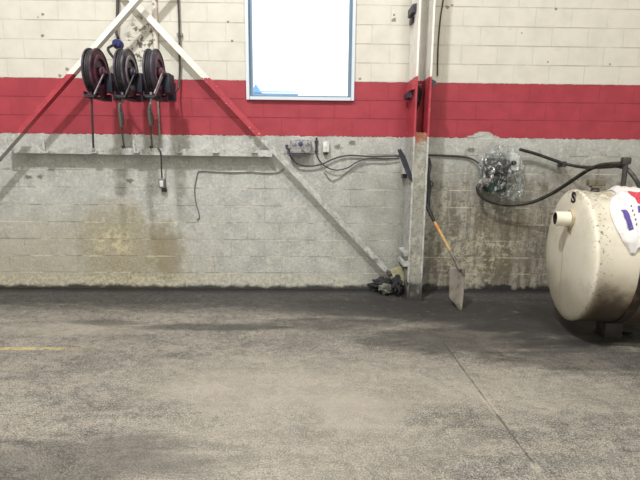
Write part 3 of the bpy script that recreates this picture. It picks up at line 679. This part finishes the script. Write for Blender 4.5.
def wrap():
    bm = bmesh.new(); bmesh.ops.create_icosphere(bm, subdivisions=6, radius=1)
    c = PX(501, 172, -.12); rx, ry, rz = .275, .175, .31
    for v in bm.verts:
        d = v.co.copy()
        k = 1+.16*noise.ridged_multi_fractal(d*2.1+Vector((4, 2, 7)), 1, 2, 4, 1, 2)-.28+.05*noise.noise(d*7)
        p = Vector((d.x*rx*k, d.y*ry*k, d.z*rz*k))
        if d.z < -.05 and d.x > -.2:                     # loose tail hanging at the lower right
            q = min(1, (-d.z-.05)*1.4)*max(0, d.x+.2); p.z -= .1*q; p.x += .09*q; p.y *= 1-.45*min(1, q)
        if d.z > .6: p.z *= 1.02
        v.co = p+c
        v.co.y = min(v.co.y, -.004)
    bm.verts.index_update()
    b = MB(); b.add([v.co for v in bm.verts], [[v.index for v in f.verts] for f in bm.faces], True); bm.free()
    n = NT('crumpled_clear_film', .2)
    n.t.nodes.remove(n.b)
    tr = n.n('ShaderNodeBsdfTransparent'); tr.inputs[0].default_value = (.93, .95, .95, 1)
    gs = n.n('ShaderNodeBsdfGlossy'); gs.inputs['Roughness'].default_value = .18; df = n.n('ShaderNodeBsdfDiffuse'); df.inputs[0].default_value = srgb(220, 222, 224)
    nz = n.noise(n.scale(n.obj(), (1.3, 1, .5)), 11, 5, .6, 1.6)
    bp = n.n('ShaderNodeBump'); bp.inputs['Strength'].default_value = 1; bp.inputs['Distance'].default_value = .03; n.put(bp.inputs['Height'], nz)
    n.t.links.new(bp.outputs[0], gs.inputs['Normal']); n.t.links.new(bp.outputs[0], df.inputs['Normal'])
    m1 = n.n('ShaderNodeMixShader'); m1.inputs[0].default_value = .5; n.t.links.new(df.outputs[0], m1.inputs[1]); n.t.links.new(gs.outputs[0], m1.inputs[2])
    m2 = n.n('ShaderNodeMixShader'); n.put(m2.inputs[0], n.sm(nz, .5, .6, .05, .66)); n.t.links.new(tr.outputs[0], m2.inputs[1]); n.t.links.new(m1.outputs[0], m2.inputs[2])
    n.t.links.new(m2.outputs[0], n.out.inputs[0])
    return tag(b.build('plastic_wrap', n.mat, ang=180), 'clear crumpled plastic film wrapped over the wall pump', 'plastic wrap')
wrap()

# ------------------------------------------------------------------ tank
AL = R(9); TC = Vector((2.365, -1.4, .74)); TR = .59
TA = Vector((math.cos(AL), -math.sin(AL), 0)); TB = Vector((-math.sin(AL), -math.cos(AL), 0))     # axis, towards the viewer
def on_tank(s, deg, off=0):
    a = R(deg); return TC+TA*s+(TB*math.sin(a)+Vector((0, 0, 1))*math.cos(a))*(TR+off)
tk = thing('storage_tank', 'large cream round-ended storage tank lying on low feet at the right', 'tank', TC, (0, 0, -AL))
TM = tk.matrix_world.copy()
L = 1.9
prof = [(-.045, 0), (-.044, .15), (-.038, .32), (-.026, .46), (-.014, .545), (-.003, .575), (.005, .588), (.014, TR+.006), (.034, TR+.006), (.038, TR), (.4, TR), (L-.07, TR), (L, .56), (L+.03, .3), (L+.04, 0)]
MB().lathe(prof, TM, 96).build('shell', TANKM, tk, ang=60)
sx = .37
MB().lathe([(sx-.036, TR-.002), (sx-.036, TR+.012), (sx+.03, TR+.012), (sx+.03, TR-.002)], TM, 96, True).build('strap', plain('rusty_black_strap', srgb(44, 38, 34), .6, .2, srgb(84, 64, 46), 12), tk)
def T(x, y, z): return TM @ Vector((x, y, z))
# pipe stub on the head: mouth to the left
pc = at(576.5, 219, -1.5); loc = TM.inverted() @ pc
ly, lz = loc.y, loc.z
Mh = TM @ Matrix.Translation((0, ly, lz))
MB().lathe([(.0, .064), (-.16, .064), (-.165, .067), (-.175, .067), (-.175, .056), (-.06, .056), (-.06, 0), (0, 0)], Mh, 32).build('pipe_stub', TANKM, tk); pstub = [c for c in bpy.data.objects if c.name == 'pipe_stub'][0]
MB().lathe([(-.173, .0558), (-.173, .052), (-.08, .052), (-.08, .0558)], Mh, 24, True).build('bore', BLACK, pstub, 'open bore, its inside shade painted black')  # black lining stands for the shade inside the pipe mouth
MB().lathe([(-.02, .0), (-.02, .07), (-.035, .082), (-.052, .082), (-.056, .066), (-.06, 0)], Mh, 32).build('pipe_collar', plain('stained_collar', srgb(188, 176, 146), .5, 0, srgb(98, 78, 56), 12), tk)
ow = MB(); ow.prism([T(-.045, ly-.05, lz-.05), T(-.045, ly+.045, lz-.05), T(-.04, ly+.05, lz-.15), T(-.04, ly-.035, lz-.16)], TA*.02+Vector((0, 0, 0))); ow.build('data_plate', plain('stained_data_plate', srgb(176, 160, 126), .6, 0, srgb(100, 84, 62), 22), tk)
# painted S mark
tc = bpy.data.curves.new('mark', 'FONT'); tc.body = 'S'; tc.size = .13; tc.extrude = .002; tc.align_x = 'CENTER'; tc.align_y = 'CENTER'; tc.offset = .004
to = bpy.data.objects.new('mark', tc); COL.objects.link(to)
dg = bpy.context.evaluated_depsgraph_get(); tme = bpy.data.meshes.new_from_object(to.evaluated_get(dg)); bpy.data.objects.remove(to)
mk = bpy.data.objects.new('painted_mark', tme); COL.objects.link(mk); tme.materials.clear(); tme.materials.append(BLACK)
mp = TM.inverted() @ at(571, 198, -1.45)
mk.matrix_world = TM @ Matrix.Translation((-.022, mp.y, mp.z)) @ Matrix.Rotation(R(-90), 4, 'Z') @ Matrix.Rotation(R(90), 4, 'X') @ Matrix.Scale(1.7, 4, (1, 0, 0))
mw = mk.matrix_world.copy(); mk.parent = tk; mk.matrix_parent_inverse = TM.inverted(); mk.matrix_world = mw
mk['label'] = 'black painted S mark on the tank end'
# vent cap
v0 = TM.inverted() @ on_tank(.21, 4); vt = on_tank(.15, 6)
cpm = MB(); cpm.tube([vt-Vector((0, 0, .02)), vt+Vector((0, 0, .06))], [.04, .026], 14, False); vn = cpm.build('vent_neck', PIPED, tk)
cb = MB(); rz = Matrix.Rotation(-AL, 3, 'Z'); cb.box(vt+Vector((0, 0, .078)), (.14, .07, .06), rz, .012); cb.box(vt+Vector((0, 0, .04)), (.08, .08, .02), rz, .004); cb.build('vent_cap', plain('oxidised_vent_cap', srgb(112, 106, 92), .6, .2, srgb(64, 60, 54), 18), vn)
# stand pipe
v1 = on_tank(.42, -4); et = at(622, 162, v1.y)
spm = MB(); spm.tube([v1-Vector((0, 0, .02)), Vector((v1.x, v1.y, et.z))], .021, 12, False); spm.tube([v1+Vector((0, 0, -.01)), v1+Vector((0, 0, .04))], .04, 12, False); spo = spm.build('stand_pipe', PIPED, tk)
MB().box(Vector((v1.x, v1.y, et.z+.01)), (.075, .06, .065), rz, .015).build('tee_fitting', PIPED, spo)
for s in (.42, 1.45):
    c = TC+TA*s; f = MB(); h = c.z-TR+.03
    f.box((c.x, c.y-.01, h/2), (.15, .2, h), Matrix.Rotation(-AL, 3, 'Z'), .008); f.build('foot', FOOTM, tk)

# sack over the tank
def lerp_tab(tab, x):
    if x <= tab[0][0]: return tab[0][1]
    for (a0, b0), (a1, b1) in zip(tab, tab[1:]):
        if x <= a1: return b0+(b1-b0)*(x-a0)/(a1-a0)
    return tab[-1][1]
LEFT = [(-14, .33), (6, .3), (15.6, .286), (20, .252), (25, .208), (31, .176), (38, .15), (48, .145), (58, .163), (67, .197), (73, .238), (77, .255)]
RIGHT = [(-14, .95), (56, .93), (60, .7), (66, .45), (72.5, .30), (77, .285)]
def sack():
    nu, nv = 60, 60; top = []; bot = []
    for i in range(nu+1):
        for j in range(nv+1):
            d = -14+91*j/nv; a = i/nu
            sl, sr = lerp_tab(LEFT, d), lerp_tab(RIGHT, d); s = sl+(sr-sl)*a
            e = max(0, min(i/6, (nu-i)/6, j/7, (nv-j)/5, 1))
            puff = math.sin(e*math.pi/2)
            cr_ = noise.noise(Vector((s*8+d*.04, d*.07-s*4, 2)))*.6+abs(noise.noise(Vector((s*13+d*.03, d*.12, 5))))*.9
            k = min(1, (sr-sl)/.2)
            ridge = .010*math.exp(-((s-sl-.05)/.025)**2)*k
            off = .012+puff*(.018+.026*cr_*k+ridge)
            top.append(on_tank(s, d, off)); bot.append(on_tank(s, d, .004))
    n = len(top); W = nv+1; fs = []
    for i in range(nu):
        for j in range(nv):
            q = i*W+j; fs += [[q, q+1, q+W+1, q+W], [n+q, n+q+W, n+q+W+1, n+q+1]]
    for i in range(nu):
        for j in (0, nv): q = i*W+j; fs.append([q, q+W, q+W+n, q+n])
    for j in range(nv):
        for i in (0, nu): q = i*W+j; fs.append([q, q+1, q+1+n, q+n])
    b = MB(); b.add(top+bot, fs, True)
    root = thing('plastic_sack', 'white printed plastic sack draped over the cream tank', 'sack', on_tank(.45, 30, 0))
    body = b.build('sack_body', BAGW, root, ang=80)
    from mathutils.bvhtree import BVHTree
    bv = BVHTree.FromPolygons(top, [f for f in fs if max(f) < n])
    def patch(name, mat, quad, label, nn=10):
        P = []
        for i in range(nn+1):
            for j in range(nn+1):
                a, c = i/nn, j/nn
                sd = [quad[0][k]*(1-a)*(1-c)+quad[1][k]*a*(1-c)+quad[2][k]*a*c+quad[3][k]*(1-a)*c for k in (0, 1)]
                o = on_tank(sd[0], sd[1], .3); dr = (on_tank(sd[0], sd[1], 0)-o).normalized()
                h = bv.ray_cast(o, dr); p = h[0] if h[0] is not None else on_tank(sd[0], sd[1], .02)
                P.append(p-dr*.007)
        f = [[i*(nn+1)+j, (i+1)*(nn+1)+j, (i+1)*(nn+1)+j+1, i*(nn+1)+j+1] for i in range(nn) for j in range(nn)]
        q = MB(); q.add(P, f, True); o = q.build(name, mat, root, label, 180)
        s_ = o.modifiers.new('thick', 'SOLIDIFY'); s_.thickness = .0015; return o
    return root, patch
root, patch = sack()
def hit(u, v, off=.028):
    D = ray(u, v); o = ORG-TC; o = o-TA*o.dot(TA); d = D-TA*D.dot(TA)
    a = d.dot(d); b = 2*o.dot(d); c = o.dot(o)-(TR+off)**2; t = (-b-math.sqrt(b*b-4*a*c))/2/a
    p = ORG+D*t; s = (p-TC).dot(TA); q = p-TC-TA*s
    return s, math.degrees(math.atan2(q.dot(TB), q.z))
patch('purple_print', PURPLE, [hit(*p) for p in ((619.8, 211.5), (625, 210.5), (633.5, 229), (628.3, 231))], 'purple printed panel')
patch('red_print', REDP, [hit(*p) for p in ((627, 193), (646, 192), (646, 204), (630.5, 197.5))], 'red printed lettering block')
patch('red_print', REDP, [hit(*p) for p in ((634.5, 199.5), (646, 204.5), (646, 209), (636.5, 204))], 'red printed lettering block')
patch('purple_print', PURPLE, [hit(*p) for p in ((637, 207), (644, 207), (644, 213.5), (637.5, 213))], 'purple printed spot')
for u0, v0 in ((630, 206), (631.3, 210.5), (632.8, 215), (634, 219.5), (635.2, 224)):
    patch('small_print', CABLE, [hit(*p) for p in ((u0, v0), (u0+1.4, v0-.3), (u0+1.7, v0+1.4), (u0+.3, v0+1.8))], None, 3)

# heavy hoses between the pump and the tank
cable('fuel_hose', [(520, 149.5, -.12), (526, 151, -.1), (538, 154.5, -.09), (552, 159.5, -.09), (566, 164, -.12), (582, 167, -.3), (598, 167.2, -.65), (610, 166.5, -1.0), (619, 166.2, -1.3), (628, 170, -1.42), (636, 180, -1.5), (641, 190, -1.52), (648, 202, -1.5)], [.0185]*6+[.019]*7, HOSEM, 'black hose running from the top of the wrapped pump to the tank, upper of two', 'hose', 10)
cable('fuel_hose', [(480, 184, -.14), (477.5, 188, -.15), (480, 195, -.15), (489, 201, -.15), (503, 204.3, -.16), (518, 204.5, -.18), (534, 201.5, -.24), (550, 194.5, -.36), (564, 186, -.5), (578, 176.5, -.68), (590, 169, -.85), (602, 165, -1.05), (612, 164, -1.22), (621, 163.5, -1.4)], [.0195]*14, HOSEM, 'black hose sagging in a deep loop from the bottom of the wrapped pump', 'hose', 10)
hc = at(563, 164, -.09); hk = MB(); hk.lo_hi((hc.x-.02, -.13, hc.z-.035), (hc.x+.02, 0, hc.z+.03)); tag(hk.build('hose_clamp', PIPED), 'dark clamp holding the upper hose to the wall', 'clamp')
pk = fl(627, 334); MB_ = MB().tube([(pk.x, pk.y, 0), (pk.x, pk.y, .014), (pk.x, pk.y, .02)], [.045, .045, .036], 16, False); tag(MB_.build('drain_cap', BLACK), 'small flat black disc on the floor before the tank', 'cap')

# ------------------------------------------------------------------ light
def area(name, loc, target, w, h, power, col=(1, 1, 1)):
    l = bpy.data.lights.new(name, 'AREA'); l.shape = 'RECTANGLE'; l.size = w; l.size_y = h; l.energy = power; l.color = col
    o = bpy.data.objects.new(name, l); COL.objects.link(o); o.location = loc
    o.rotation_euler = (Vector(target)-Vector(loc)).to_track_quat('-Z', 'Y').to_euler(); return o
area('bay_lamp', (-2.0, -5.2, 8.35), (-2.0, -5.0, 0), .42, .3, 930, (1, .995, .985))
area('bay_lamp', (2.2, -5.2, 8.35), (2.2, -5.0, 0), .9, .6, 300, (1, .965, .9))
area('bay_lamp', (-2.5, -7.8, 8.35), (-1.5, -4, 0), 1.6, .8, 110, (1, .99, .98))  # rear pair out of view, placed for fill
area('bay_lamp', (2.8, -7.8, 8.35), (1.5, -4, 0), 1.6, .8, 110, (1, .98, .95))
area('rear_fill_light', (0, -9.3, 2.2), (0, 0, 1.5), 7, 4, 70, (.97, .99, 1))  # fill light added behind the camera; no doorway is built there
wd = bpy.data.worlds.new('sky'); SC.world = wd; wd.use_nodes = True
bg = wd.node_tree.nodes['Background']; bg.inputs[0].default_value = (.93, .97, 1, 1); bg.inputs[1].default_value = 2.6

vs_ = SC.view_settings; vs_.view_transform = 'Standard'; vs_.look = 'None'; vs_.gamma = 1; vs_.use_curve_mapping = False
vs_.exposure = -0.42
